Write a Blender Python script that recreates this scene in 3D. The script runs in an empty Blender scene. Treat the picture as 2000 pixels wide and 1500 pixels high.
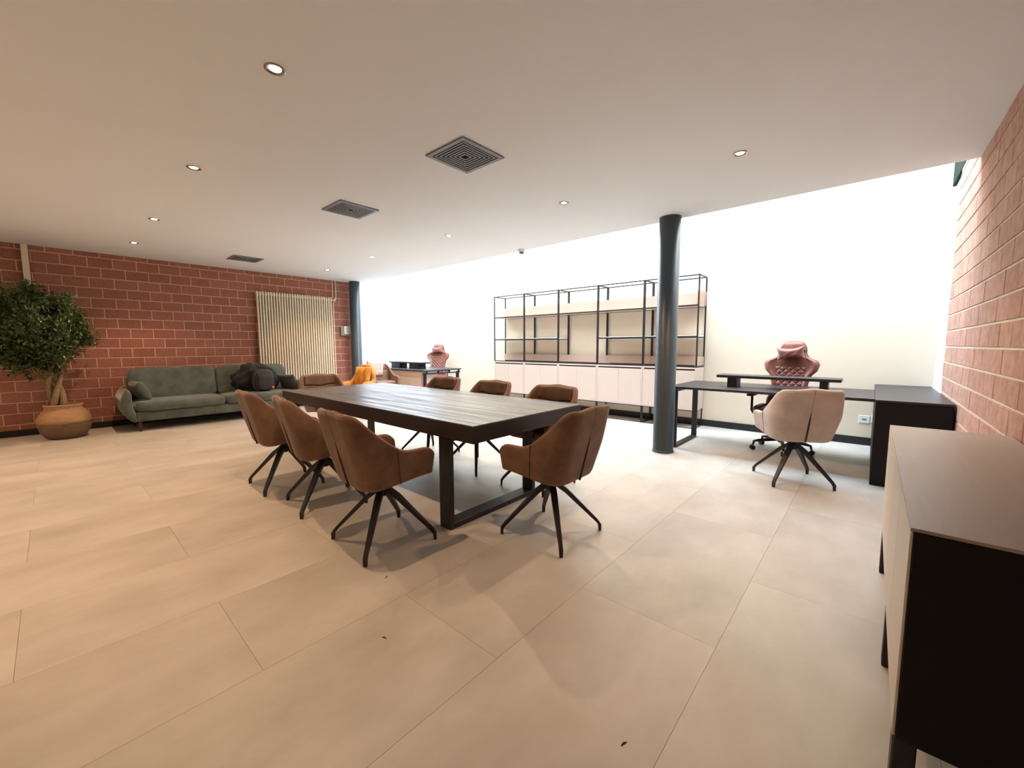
import bpy, bmesh, math, random
from mathutils import Vector, Matrix
random.seed(7)
PI = math.pi
sc = bpy.context.scene

# ---------------------------------------------------------------- camera
cam_d = bpy.data.cameras.new('camera'); cam = bpy.data.objects.new('camera', cam_d)
sc.collection.objects.link(cam); sc.camera = cam
cam_d.sensor_width = 36.0; cam_d.lens = 793.4828 / 2000 * 36.0; cam_d.clip_start = 0.05
RX = Vector((0.7485044, 0.6631222, -0.0031805)); UX = Vector((-0.0604672, 0.0730275, 0.9954952)); FX = Vector((-0.6603673, 0.7449402, -0.0947586))
m = Matrix((RX, UX, -FX)).transposed().to_4x4(); m.translation = Vector((0, 0, 1.27)); cam.matrix_world = m

# ---------------------------------------------------------------- world, daylight portals, exposure
CEIL = 2.71; SLAB_Y = 4.89; BACK_Y = 6.73; LX = -9.07; RXW = 0.545; SKY_Z = 4.15; WINX = -8.56; FRONT_Y = -3.2
w = bpy.data.worlds.new('overcast_sky'); sc.world = w; w.use_nodes = True
w.node_tree.nodes['Background'].inputs[0].default_value = (0.72, 0.86, 1.0, 1)
w.node_tree.nodes['Background'].inputs[1].default_value = 10.0
def portal(name, loc, rot, sx, sy):
    l = bpy.data.lights.new(name, 'AREA'); l.shape = 'RECTANGLE'; l.size = sx; l.size_y = sy; l.cycles.is_portal = True
    o = bpy.data.objects.new(name, l); sc.collection.objects.link(o); o.location = loc; o.rotation_euler = rot
portal('skylight_portal', (-4.0, (SLAB_Y + BACK_Y) / 2, SKY_Z - 0.01), (0, 0, 0), 9.1, BACK_Y - SLAB_Y)
portal('window_portal', (-8.72, 5.82, 2.05), (0, -PI / 2, -0.2047), 4.1, 1.8)
vs = sc.view_settings; vs.view_transform = 'Standard'; vs.look = 'None'; vs.gamma = 1.0; vs.exposure = 1.14; vs.use_curve_mapping = False
sc.display_settings.display_device = 'sRGB'
sc.cycles.use_denoising = True; sc.cycles.max_bounces = 8; sc.cycles.diffuse_bounces = 5; sc.cycles.transparent_max_bounces = 8
sc.cycles.sample_clamp_indirect = 8.0; sc.cycles.caustics_reflective = False; sc.cycles.caustics_refractive = False
LAMP_W = 48.0; LAMP_COL = (1.0, 0.64, 0.37)

# ---------------------------------------------------------------- materials
def srgb(r, g, b):
    f = lambda c: (c / 255 / 12.92) if c / 255 <= 0.04045 else ((c / 255 + 0.055) / 1.055) ** 2.4
    return (f(r), f(g), f(b), 1)
def mat(name, col, rough=0.6, metal=0.0, noise=0.0, nscale=20.0, bump=0.0, bscale=60.0, col2=None, stretch=(1, 1, 1), spec=0.5, sheen=0.0, detail=4.0, obj_var=0.0):
    M = bpy.data.materials.new(name); M.use_nodes = True; nt = M.node_tree; N = nt.nodes; L = nt.links
    b = N['Principled BSDF']; b.inputs['Base Color'].default_value = col; b.inputs['Roughness'].default_value = rough
    b.inputs['Metallic'].default_value = metal; b.inputs['Specular IOR Level'].default_value = spec
    if sheen: b.inputs['Sheen Weight'].default_value = sheen; b.inputs['Sheen Roughness'].default_value = 0.4
    tc = N.new('ShaderNodeTexCoord'); mp = N.new('ShaderNodeMapping'); mp.inputs['Scale'].default_value = stretch
    L.new(tc.outputs['Object'], mp.inputs[0])
    vec = mp.outputs[0]
    if obj_var or noise:
        oi = N.new('ShaderNodeObjectInfo'); ad = N.new('ShaderNodeVectorMath'); ad.operation = 'ADD'
        ml = N.new('ShaderNodeMath'); ml.operation = 'MULTIPLY'; ml.inputs[1].default_value = 37.0
        L.new(oi.outputs['Random'], ml.inputs[0]); L.new(mp.outputs[0], ad.inputs[0]); L.new(ml.outputs[0], ad.inputs[1]); vec = ad.outputs[0]
    src = None
    if noise:
        n = N.new('ShaderNodeTexNoise'); n.inputs['Scale'].default_value = nscale; n.inputs['Detail'].default_value = detail; n.inputs['Roughness'].default_value = 0.6
        L.new(vec, n.inputs['Vector'])
        mx = N.new('ShaderNodeMix'); mx.data_type = 'RGBA'
        c2 = col2 if col2 else tuple(max(0, c * (1 - noise)) for c in col[:3]) + (1,)
        mx.inputs[6].default_value = col; mx.inputs[7].default_value = c2
        rp = N.new('ShaderNodeMapRange'); rp.inputs[1].default_value = 0.35; rp.inputs[2].default_value = 0.68
        L.new(n.outputs['Fac'], rp.inputs[0]); L.new(rp.outputs[0], mx.inputs[0]); src = mx.outputs[2]
        L.new(src, b.inputs['Base Color'])
    if obj_var:
        hv = N.new('ShaderNodeHueSaturation'); mr = N.new('ShaderNodeMapRange'); mr.inputs[3].default_value = 1 - obj_var; mr.inputs[4].default_value = 1 + obj_var
        L.new(oi.outputs['Random'], mr.inputs[0]); L.new(mr.outputs[0], hv.inputs['Value'])
        if src: L.new(src, hv.inputs['Color'])
        else: hv.inputs['Color'].default_value = col
        L.new(hv.outputs[0], b.inputs['Base Color'])
    if bump:
        n2 = N.new('ShaderNodeTexNoise'); n2.inputs['Scale'].default_value = bscale; n2.inputs['Detail'].default_value = 5
        bp = N.new('ShaderNodeBump'); bp.inputs['Strength'].default_value = bump; bp.inputs['Distance'].default_value = 0.01
        L.new(mp.outputs[0], n2.inputs['Vector']); L.new(n2.outputs['Fac'], bp.inputs['Height']); L.new(bp.outputs[0], b.inputs['Normal'])
    return M
M = {}
M['ceil'] = mat('ceiling_plaster', srgb(234, 238, 241), 0.9, bump=0.05, bscale=90)
M['white'] = mat('white_plaster', srgb(240, 238, 230), 0.85, bump=0.04, bscale=90)
M['back'] = mat('cream_plaster', srgb(222, 208, 187), 0.8, bump=0.04, bscale=90)
M['tile'] = mat('concrete_look_tile', srgb(196, 190, 182), 0.42, noise=1, nscale=2.4, col2=srgb(172, 165, 155), bump=0.06, bscale=35, detail=8, obj_var=0.015, spec=0.4, stretch=(1.0, 0.55, 1))
M['grout'] = mat('tile_joint', srgb(174, 165, 153), 0.9)
M['brickL'] = mat('red_block', srgb(166, 112, 96), 0.92, noise=1, nscale=55, col2=srgb(142, 90, 76), bump=0.5, bscale=120, obj_var=0.09, spec=0.2)
M['brickR'] = mat('lit_red_block', srgb(186, 150, 134), 0.92, noise=1, nscale=14, col2=srgb(168, 126, 110), bump=0.5, bscale=90, obj_var=0.08, spec=0.2)  # light on the right wall is put into this paler, pinker block colour
M['mortar'] = mat('mortar', srgb(216, 186, 168), 0.95, noise=0.15, nscale=60)
M['mortarR'] = mat('pale_mortar', srgb(226, 216, 202), 0.95, noise=0.15, nscale=60)
M['joint'] = mat('dark_joint', srgb(104, 60, 50), 0.95)
M['black'] = mat('black_metal', srgb(30, 29, 31), 0.45, spec=0.4)
M['deepblack'] = mat('matt_black_laminate', srgb(13, 12, 15), 0.6, spec=0.3)
M['blackwood'] = mat('black_oak', srgb(44, 36, 38), 0.4, noise=1, nscale=9, col2=srgb(38, 31, 32), stretch=(0.6, 8, 8), bump=0.12, bscale=30, spec=0.5)
M['woodtop'] = mat('dark_brushed_oak', srgb(100, 93, 89), 0.40, noise=1, nscale=3.0, col2=srgb(64, 56, 54), stretch=(0.35, 7, 4), bump=0.12, bscale=14, spec=0.7)
M['credtop'] = mat('taupe_laminate', srgb(164, 150, 140), 0.4, noise=0.08, nscale=8, stretch=(6, 0.5, 1))
M['beige'] = mat('beige_lacquer', srgb(204, 192, 176), 0.45)
M['pink'] = mat('powder_pink_lacquer', srgb(206, 186, 173), 0.5)
M['pinkd'] = mat('powder_pink_board', srgb(194, 168, 152), 0.55)
M['pinku'] = mat('darkened_pink_board', srgb(172, 140, 124), 0.6)  # pink board for the upper upstands, colour darkened to offset the overexposing skylight
M['shelfw'] = mat('pale_shelf_board', srgb(236, 226, 216), 0.5)
M['teal'] = mat('slate_blue_paint', srgb(52, 64, 70), 0.38, spec=0.5)
M['green'] = mat('green_steel', srgb(24, 46, 40), 0.85, spec=0.1)
M['tan'] = mat('cognac_suede', srgb(130, 98, 78), 0.75, noise=1, nscale=7, col2=srgb(106, 78, 61), bump=0.12, bscale=160, sheen=0.25, spec=0.3)
M['taupe'] = mat('taupe_suede', srgb(198, 184, 173), 0.8, noise=1, nscale=7, col2=srgb(182, 166, 154), bump=0.12, bscale=160, sheen=0.25, spec=0.3)
M['seam'] = mat('dark_piping', srgb(48, 26, 22), 0.7)
M['sofa'] = mat('grey_green_velvet', srgb(98, 104, 98), 0.85, noise=1, nscale=5, col2=srgb(72, 78, 72), bump=0.12, bscale=150, sheen=0.4, spec=0.2)
M['sofad'] = mat('dark_green_velvet', srgb(58, 62, 55), 0.85, noise=1, nscale=8, col2=srgb(44, 48, 42), sheen=0.4, spec=0.2)
M['walnut'] = mat('walnut', srgb(72, 40, 30), 0.5)
M['rose'] = mat('rose_leather', srgb(134, 82, 69), 0.45, noise=0.1, nscale=12, spec=0.5)
M['rosel'] = mat('pink_velvet', srgb(152, 102, 90), 0.7, sheen=0.4)
M['yellow'] = mat('mustard_velvet', srgb(206, 138, 28), 0.7, noise=1, nscale=9, col2=srgb(168, 98, 14), bump=0.2, bscale=60, sheen=0.5)
M['cushion'] = mat('pale_patterned_fabric', srgb(238, 226, 218), 0.8, noise=1, nscale=14, col2=srgb(214, 176, 168))
M['rad'] = mat('cream_radiator_enamel', srgb(224, 214, 192), 0.4)
M['pipe'] = mat('cream_pipe_paint', srgb(220, 206, 188), 0.5)
M['plastic'] = mat('white_plastic', srgb(232, 234, 232), 0.35)
M['greyp'] = mat('grey_plastic', srgb(150, 142, 132), 0.5)
M['ink'] = mat('dark_ink', srgb(60, 62, 66), 0.6)
M['red'] = mat('coral_badge', srgb(228, 80, 66), 0.5)
M['bag'] = mat('black_nylon', srgb(18, 16, 20), 0.75, bump=0.2, bscale=40)
M['bag2'] = mat('charcoal_nylon', srgb(40, 35, 42), 0.7, bump=0.2, bscale=40)
M['pot'] = mat('terracotta', srgb(170, 134, 98), 0.85, noise=1, nscale=9, col2=srgb(146, 110, 78), bump=0.25, bscale=40, stretch=(1, 1, 6))
M['potd'] = mat('unglazed_grey_clay', srgb(120, 96, 74), 0.9, noise=1, nscale=10, col2=srgb(98, 78, 60), bump=0.3, bscale=40, stretch=(1, 1, 6))
M['soil'] = mat('soil', srgb(58, 44, 30), 1.0, bump=0.6, bscale=50)
M['bark'] = mat('pale_bark', srgb(150, 128, 92), 0.9, noise=0.4, nscale=20, bump=0.5, bscale=30)
M['leaf'] = mat('glossy_leaf', srgb(92, 114, 62), 0.4, noise=1, nscale=5.0, col2=srgb(34, 54, 26), spec=0.5)
M['ventm'] = mat('grey_enamel', srgb(126, 128, 134), 0.5)
M['ventd'] = mat('dark_recess', srgb(18, 18, 24), 0.8)
M['chrome'] = mat('brushed_nickel', srgb(150, 140, 130), 0.25, metal=1.0)
M['debris'] = mat('dry_leaf_bit', srgb(66, 46, 34), 0.9)
def emis(name, col, s):
    m_ = bpy.data.materials.new(name); m_.use_nodes = True; b = m_.node_tree.nodes['Principled BSDF']
    b.inputs['Emission Color'].default_value = col; b.inputs['Emission Strength'].default_value = s; return m_
M['bulb'] = emis('lamp_glow', (1, 0.86, 0.66, 1), 14)
g = bpy.data.materials.new('clear_glass'); g.use_nodes = True; nt = g.node_tree; nt.nodes.clear()
o_ = nt.nodes.new('ShaderNodeOutputMaterial'); mx_ = nt.nodes.new('ShaderNodeMixShader'); t_ = nt.nodes.new('ShaderNodeBsdfTransparent'); gl_ = nt.nodes.new('ShaderNodeBsdfGlossy')
gl_.inputs['Roughness'].default_value = 0.05; mx_.inputs[0].default_value = 0.07; nt.links.new(t_.outputs[0], mx_.inputs[1]); nt.links.new(gl_.outputs[0], mx_.inputs[2]); nt.links.new(mx_.outputs[0], o_.inputs[0]); M['glass'] = g
for nm_, tv_ in (('frosted_glass', 0.32), ('hazed_glass', 0.45)):
    f_ = g.copy(); f_.name = nm_; M[nm_] = f_
    for n_ in f_.node_tree.nodes:
        if n_.type == 'BSDF_TRANSPARENT': n_.inputs[0].default_value = (tv_, tv_, tv_, 1)

nt = M['woodtop'].node_tree; n_ = nt.nodes.new('ShaderNodeTexNoise'); n_.inputs['Scale'].default_value = 2.2; n_.inputs['Detail'].default_value = 6
mp_ = nt.nodes.new('ShaderNodeMapping'); mp_.inputs['Scale'].default_value = (0.5, 9, 1); tc_ = nt.nodes.new('ShaderNodeTexCoord'); mr_ = nt.nodes.new('ShaderNodeMapRange')
mr_.inputs[1].default_value = 0.3; mr_.inputs[2].default_value = 0.7; mr_.inputs[3].default_value = 0.24; mr_.inputs[4].default_value = 0.50
nt.links.new(tc_.outputs['Object'], mp_.inputs[0]); nt.links.new(mp_.outputs[0], n_.inputs['Vector']); nt.links.new(n_.outputs['Fac'], mr_.inputs[0]); nt.links.new(mr_.outputs[0], nt.nodes['Principled BSDF'].inputs['Roughness'])
# ---------------------------------------------------------------- helpers
def box(bm, x0, x1, y0, y1, z0, z1, bev=0.0, seg=1):
    r = bmesh.ops.create_cube(bm, size=1.0)
    vs_ = r['verts']
    for v in vs_:
        v.co = Vector(((x0 + x1) / 2 + v.co.x * (x1 - x0), (y0 + y1) / 2 + v.co.y * (y1 - y0), (z0 + z1) / 2 + v.co.z * (z1 - z0)))
    if bev:
        es = set(e for v in vs_ for e in v.link_edges)
        bmesh.ops.bevel(bm, geom=list(es), offset=bev, segments=seg, affect='EDGES', profile=0.5)
def obj(name, bm, m_, parent=None, smooth=False, loc=None):
    me = bpy.data.meshes.new(name); bm.normal_update(); bm.to_mesh(me); bm.free()
    me.materials.append(m_)
    if smooth:
        for p in me.polygons: p.use_smooth = True
    o = bpy.data.objects.new(name, me); sc.collection.objects.link(o)
    if parent: o.parent = parent
    if loc: o.location = loc
    return o
def B(name, m_, parent, *dims, bev=0.003, seg=1):
    bm = bmesh.new()
    for d in dims: box(bm, *d, bev=bev, seg=seg)
    return obj(name, bm, m_, parent)
def thing(name, label, cat, loc=(0, 0, 0), rz=0, group=None):
    o = bpy.data.objects.new(name, None); sc.collection.objects.link(o); o.location = loc; o.rotation_euler = (0, 0, rz); o.empty_display_size = 0.1
    return tag(o, label, cat, group)
def tag(o, label, cat, group=None):
    o['label'] = label; o['category'] = cat
    if group: o['group'] = group
    return o
def struct(o, label=None, cat=None):
    o['kind'] = 'structure'
    if label: o['label'] = label
    if cat: o['category'] = cat
    return o
def tube(bm, pts, r, n=8, caps=True):
    pts = [Vector(p) for p in pts]; rs = r if isinstance(r, (list, tuple)) else [r] * len(pts); rings = []
    for i, p in enumerate(pts):
        t = (pts[min(i + 1, len(pts) - 1)] - pts[max(i - 1, 0)]).normalized()
        a = t.orthogonal().normalized() if i == 0 else (pa - t * pa.dot(t)).normalized()
        pa = a; b = t.cross(a)
        rings.append([bm.verts.new(p + (a * math.cos(2 * PI * k / n) + b * math.sin(2 * PI * k / n)) * rs[i]) for k in range(n)])
    for i in range(len(rings) - 1):
        for k in range(n): bm.faces.new((rings[i][k], rings[i][(k + 1) % n], rings[i + 1][(k + 1) % n], rings[i + 1][k]))
    if caps: bm.faces.new(rings[0][::-1]); bm.faces.new(rings[-1])
def lathe(bm, prof, n=32, c=(0, 0, 0)):
    rings = [[bm.verts.new((c[0] + r * math.cos(2 * PI * k / n), c[1] + r * math.sin(2 * PI * k / n), c[2] + z)) for k in range(n)] for r, z in prof]
    for i in range(len(rings) - 1):
        for k in range(n): bm.faces.new((rings[i][k], rings[i][(k + 1) % n], rings[i + 1][(k + 1) % n], rings[i + 1][k]))
    bm.faces.new(rings[0][::-1]); bm.faces.new(rings[-1])
def sg(v, e): return math.copysign(abs(v) ** e, v)
def superq(bm, c, a, b, h, e1=0.4, e2=0.3, nu=32, nv=16, M4=None):
    rows = []
    for j in range(1, nv):
        ph = -PI / 2 + PI * j / nv
        rows.append([(a * sg(math.cos(ph), e1) * sg(math.cos(2 * PI * i / nu), e2), b * sg(math.cos(ph), e1) * sg(math.sin(2 * PI * i / nu), e2), h * sg(math.sin(ph), e1)) for i in range(nu)])
    T = lambda p: (Vector(c) + (M4 @ Vector(p) if M4 else Vector(p)))
    R_ = [[bm.verts.new(T(p)) for p in r] for r in rows]
    for j in range(len(R_) - 1):
        for i in range(nu): bm.faces.new((R_[j][i], R_[j][(i + 1) % nu], R_[j + 1][(i + 1) % nu], R_[j + 1][i]))
    bo = bm.verts.new(T((0, 0, -h))); to = bm.verts.new(T((0, 0, h)))
    for i in range(nu): bm.faces.new((R_[0][(i + 1) % nu], R_[0][i], bo)); bm.faces.new((R_[-1][i], R_[-1][(i + 1) % nu], to))
def pillow(bm, c, w_, h_, t_, M3, pinch=0.10, n=20, wr=0.0, mid=0.0):
    """square cushion lying in its local xz plane, thickness along local y"""
    rnd = random.Random(3)
    for s in (1, -1):
        vv = []
        for j in range(n + 1):
            row = []
            for i in range(n + 1):
                u = -1 + 2 * i / n; v = -1 + 2 * j / n
                x = u * w_ / 2 * (1 - pinch * (1 - v * v)); z = v * h_ / 2 * (1 - pinch * (1 - u * u) - mid * (1 - u * u))
                th = t_ / 2 * max(0, 1 - u ** 4) ** 0.5 * max(0, 1 - v ** 4) ** 0.5 + wr * math.sin(9 * u + 4 * v) * (1 - u * u) * (1 - v * v)
                row.append(bm.verts.new(Vector(c) + M3 @ Vector((x, s * th, z))))
            vv.append(row)
        for j in range(n):
            for i in range(n):
                q = (vv[j][i], vv[j][i + 1], vv[j + 1][i + 1], vv[j + 1][i]); bm.faces.new(q if s < 0 else q[::-1])
    bmesh.ops.remove_doubles(bm, verts=bm.verts, dist=1e-5)
def rot(axis, deg): return Matrix.Rotation(math.radians(deg), 3, axis)
def sharp(o, w_=0.004, seg=2):
    b = o.modifiers.new('bevel', 'BEVEL'); b.width = w_; b.segments = seg; b.limit_method = 'ANGLE'; return o
def copy_tree(o, parent=None):
    c = o.copy(); sc.collection.objects.link(c)
    if parent: c.parent = parent
    for ch in list(o.children): copy_tree(ch, c)
    return c

# ---------------------------------------------------------------- structure
# floor: joint bed with staggered large tiles
TX = 0.65; TY = 1.30
floor = struct(B('floor', M['grout'], None, (LX - 0.3, RXW + 0.2, FRONT_Y - 0.2, BACK_Y + 0.2, -0.12, -0.004), bev=0))
bm = bmesh.new(); box(bm, 0.0006, TX - 0.0006, 0.0006, TY - 0.0006, -0.01, 0.0)
tile_me = None; k = 0
i0 = -13
for i in range(i0, 3):
    x0 = -0.42 + i * TX
    off = 1.76 if (i % 2) else 2.41
    for j in range(-5, 5):
        y0 = off + j * TY
        xa, xb = max(x0, LX), min(x0 + TX, RXW + 0.01); ya, yb = max(y0, FRONT_Y), min(y0 + TY, BACK_Y)
        if xb - xa < 0.02 or yb - ya < 0.02: continue
        full = abs(xb - xa - TX) < 1e-6 and abs(yb - ya - TY) < 1e-6
        if full:
            if tile_me is None:
                t = obj('tile', bm, M['tile'], floor); tile_me = t.data
            else:
                t = bpy.data.objects.new('tile', tile_me); sc.collection.objects.link(t); t.parent = floor
            t.location = (x0, y0, 0)
        else:
            b2 = bmesh.new(); box(b2, 0.0006, xb - xa - 0.0006, 0.0006, yb - ya - 0.0006, -0.01, 0.0)
            t = obj('tile', b2, M['tile'], floor); t.location = (xa, ya, 0)

ceiling = struct(B('ceiling', M['ceil'], None, (LX - 0.3, RXW + 0.03, FRONT_Y - 0.1, SLAB_Y, CEIL, CEIL + 0.16), bev=0))
struct(B('wall_shaft', M['white'], None, (LX - 0.2, RXW + 0.02, SLAB_Y - 0.15, SLAB_Y - 0.001, CEIL + 0.161, SKY_Z + 0.1), bev=0))
wb = struct(B('wall_back', M['back'], None, (-8.55, RXW, BACK_Y, BACK_Y + 0.2, -0.1, SKY_Z + 0.1), bev=0))
struct(B('wall_front', M['white'], None, (LX - 0.3, RXW + 0.3, FRONT_Y - 0.3, FRONT_Y, -0.1, CEIL), bev=0))

def chamf(L_, H_, D_=0.007, c=0.003):
    """brick face: y length, z height, pokes out in +x"""
    b_ = bmesh.new(); v = []
    for x, e in ((-0.01, 0), (D_ - c, 0), (D_, c)):
        v.append([b_.verts.new((x, yy, zz)) for yy, zz in ((e, e), (L_ - e, e), (L_ - e, H_ - e), (e, H_ - e))])
    for a in range(2):
        for k_ in range(4): b_.faces.new((v[a][k_], v[a][(k_ + 1) % 4], v[a + 1][(k_ + 1) % 4], v[a + 1][k_]))
    b_.faces.new(v[2]); b_.faces.new(v[0][::-1])
    return b_
def brick_wall(parent, x, sgn, y0, y1, z0, z1, zj, pz, yj, py, gy, gz, m_, single):
    """bricks on plane x poking out by sgn; those for which single() is false are joined into one part"""
    full = {}; rest = bmesh.new(); n = 0
    kz = math.floor((z0 - zj) / pz)
    while zj + kz * pz < z1 - 0.01:
        za = max(zj + kz * pz + gz / 2, z0); zb = min(zj + (kz + 1) * pz - gz / 2, z1)
        ky = math.floor((y0 - yj) / py) - 1
        while yj + ky * py < y1:
            o_y = yj + ky * py + (py / 2 if kz % 2 else 0)
            ya = max(o_y + gy / 2, y0); yb = min(o_y + py - gy / 2, y1); ky += 1
            if yb - ya < 0.02 or zb - za < 0.015: continue
            if single((ya + yb) / 2, (za + zb) / 2):
                key = (round(yb - ya, 4), round(zb - za, 4))
                if key not in full:
                    o = obj('brick', chamf(yb - ya, zb - za), m_, parent); full[key] = o.data
                else:
                    o = bpy.data.objects.new('brick', full[key]); sc.collection.objects.link(o); o.parent = parent
                o.location = (x + random.uniform(-0.0015, 0.0015), ya, za)
                if sgn < 0: o.scale = (-1, 1, 1)
                n += 1
            else:
                tmp = chamf(yb - ya, zb - za); me = bpy.data.meshes.new('t'); tmp.to_mesh(me); tmp.free()
                me.transform(Matrix.Translation((x, ya, za)) @ Matrix.Diagonal((sgn, 1, 1, 1))); rest.from_mesh(me); bpy.data.meshes.remove(me)
        kz += 1
    if len(rest.verts):
        bmesh.ops.recalc_face_normals(rest, faces=rest.faces)
        r = obj('brick_field', rest, m_, parent); r['kind'] = 'stuff'
    else: rest.free()
    return n
wl = struct(B('wall_left', M['mortar'], None, (LX - 0.3, LX, FRONT_Y, 4.78, -0.1, CEIL), bev=0))
def singleL(y, z):
    if y < -1.0: return False
    if 2.7 < y < 4.14 and z < 2.3: return False
    if 0.7 < y < 3.1 and z < 0.62: return False
    return True
nL = brick_wall(wl, LX, 1, FRONT_Y, 4.78, 0.0, CEIL, 1.247, 0.1545, 0.454, 0.2795, 0.012, 0.013, M['brickL'], singleL)
# right wall: brick up to the narrow end window
WY0 = 5.95
wr = struct(B('wall_right', M['mortarR'], None, (RXW, RXW + 0.3, FRONT_Y, WY0, -0.1, SKY_Z), (RXW, RXW + 0.3, WY0, BACK_Y, -0.1, 0.3), (RXW, RXW + 0.3, WY0, BACK_Y, 3.3, SKY_Z), bev=0))
nR = brick_wall(wr, RXW, -1, FRONT_Y, WY0, 0.0, SKY_Z, 1.244, 0.151, 3.35, 0.28, 0.004, 0.013, M['brickR'], lambda y, z: y > 2.95 and 0.45 < z < 3.3)

# end window in the right wall
w2 = struct(bpy.data.objects.new('window_2', None)); sc.collection.objects.link(w2)
B('pane', M['frosted_glass'], w2, (RXW, RXW + 0.008, WY0, BACK_Y, 0.3, 3.3), bev=0)
B('window_frame', M['white'], w2, (RXW + 0.001, RXW + 0.05, WY0, BACK_Y, 0.3, 0.33), (RXW + 0.001, RXW + 0.05, WY0, BACK_Y, 3.27, 3.3), bev=0)
gb = B('trim_1', M['green'], None, (RXW - 0.012, RXW + 0.02, 5.4, 6.55, 2.95, 3.3), bev=0.004); struct(gb)
# big end window on the left beyond the column
w1 = struct(bpy.data.objects.new('window_1', None)); sc.collection.objects.link(w1); w1.location = (-9.03, 4.79, 0); w1.rotation_euler = (0, 0, -math.atan2(0.48, 1.94))
B('pane', M['hazed_glass'], w1, (-0.008, 0.0, 0.0, 1.99, 0.0, SKY_Z), bev=0)
B('window_frame', M['white'], w1, (-0.06, -0.009, 0.0, 1.98, 0, 0.05), (-0.06, -0.009, 0.0, 1.98, SKY_Z - 0.05, SKY_Z), bev=0)
# skylight glazing
sk = struct(bpy.data.objects.new('window_3', None)); sc.collection.objects.link(sk)
B('pane', M['glass'], sk, (-9.2, RXW, SLAB_Y, BACK_Y, SKY_Z + 0.06, SKY_Z + 0.07), bev=0)
B('window_frame', M['white'], sk, *[(x - 0.025, x + 0.025, SLAB_Y, BACK_Y, SKY_Z, SKY_Z + 0.06) for x in (-7.0, -5.5, -4.0, -2.5, -1.0)], bev=0)
struct(B('baseboard_back', M['black'], None, (-8.5, RXW, BACK_Y - 0.014, BACK_Y, 0.0, 0.10), bev=0.002))
struct(B('baseboard_left', M['black'], None, (LX + 0.012, LX + 0.028, FRONT_Y, 4.78, 0.0, 0.09), bev=0.002))
struct(B('baseboard_right', M['black'], None, (RXW - 0.028, RXW - 0.012, FRONT_Y, 4.8, 0.0, 0.09), bev=0.002))

# ---------------------------------------------------------------- round columns
def column(x, y, label):
    b_ = bmesh.new(); lathe(b_, [(0.123, 0), (0.123, 0.02), (0.117, 0.025), (0.117, CEIL)], 48)
    o = obj('column', b_, M['teal'], None, True, (x, y, 0)); tag(o, label, 'column', 'round steel columns'); sharp(o, 0.001, 1)
column(-1.815, 4.77, 'dark slate round column rising between the shelving and the right desk')
column(-8.87, 4.64, 'blue-grey round column at the far end of the brick wall beside the radiator')

# ---------------------------------------------------------------- ceiling fittings
def downlight(x, y, label, src=None):
    if src is None:
        t = thing('downlight', label, 'ceiling light', (x, y, CEIL), 0, 'recessed ceiling spotlights')
        b_ = bmesh.new(); n = 32; prof = [(0.027, 0.004), (0.034, -0.001), (0.042, -0.005), (0.050, -0.004), (0.051, 0.0)]
        rings = [[b_.verts.new((r * math.cos(2 * PI * k / n), r * math.sin(2 * PI * k / n), z)) for k in range(n)] for r, z in prof]
        for i in range(len(rings) - 1):
            for k in range(n): b_.faces.new((rings[i][k], rings[i + 1][k], rings[i + 1][(k + 1) % n], rings[i][(k + 1) % n]))
        obj('trim_ring', b_, M['chrome'], t, True)
        b_ = bmesh.new(); superq(b_, (0, 0, 0.001), 0.027, 0.027, 0.008, 1, 1, 24, 8); obj('lens', b_, M['bulb'], t, True)
    else:
        t = copy_tree(src); t.location = (x, y, CEIL); t['label'] = label
    l = bpy.data.lights.new('spot', 'SPOT'); l.energy = LAMP_W; l.color = LAMP_COL; l.spot_size = math.radians(116); l.spot_blend = 0.7; l.shadow_soft_size = 0.015
    lo = bpy.data.objects.new('spot', l); sc.collection.objects.link(lo); lo.location = (x, y, CEIL - 0.03)
    return t
LABS = [(-2.427, 0.88, 'glowing round spotlight nearest the camera, upper left of the ceiling'),
        (-4.205, 0.87, 'round spotlight left of the two concentric square vents'),
        (-6.204, 0.879, 'round spotlight above the sofa, third along the left row'),
        (-7.801, 0.868, 'small round spotlight above the left end of the brick wall, last of the left row'),
        (-0.844, 3.56, 'round spotlight in front of the right column, rightmost on the ceiling'),
        (-2.443, 3.56, 'round spotlight directly left of and above the right column'),
        (-4.266, 3.57, 'round spotlight between the smoke detector and the middle vent'),
        (-6.203, 3.57, 'tiny round spotlight second from the blue-grey column'),
        (-7.854, 3.58, 'tiny round spotlight nearest the blue-grey column')]
first = None
for x, y, lb in LABS:
    t = downlight(x, y, lb, first); first = first or t
for x, y in ((-2.43, -1.8), (-4.2, -1.8), (-6.2, -1.8), (-7.8, -1.8)):
    downlight(x, y, 'recessed spotlight outside the picture, nearer than every spotlight in view', first)
def vent(x, y, label, cov=0):
    t = thing('ceiling_vent', label, 'vent', (x, y, CEIL), 0, 'square ceiling vents')
    S = 0.212
    def ring(a, b, z0, z1): return [(-a, a, -a, -b, z0, z1), (-a, a, b, a, z0, z1), (-a, -b, -b, b, z0, z1), (b, a, -b, b, z0, z1)]
    B('backing', M['ventd'], t, (-S + .004, S - .004, -S + .004, S - .004, -0.004, -0.0005), bev=0)
    B('frame', M['ventm'], t, *ring(S, S - 0.034, -0.011, -0.004), bev=0.001)
    a = S - 0.046
    for i in range(6):
        B('louvre', M['ventm'], t, *ring(a, a - 0.012, -0.0095, -0.007), bev=0); a -= 0.0255
    B('hub', M['ventd'], t, (-0.008, 0.008, -0.008, 0.008, -0.012, -0.004), bev=0.001)
vent(-2.42, 2.20, 'square grey ceiling vent with concentric louvres, nearest and largest')
vent(-4.24, 2.21, 'square ceiling vent with concentric louvres, middle of the three')
vent(-7.86, 2.23, 'farthest and darkest square ceiling vent, above the brick wall')
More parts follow.
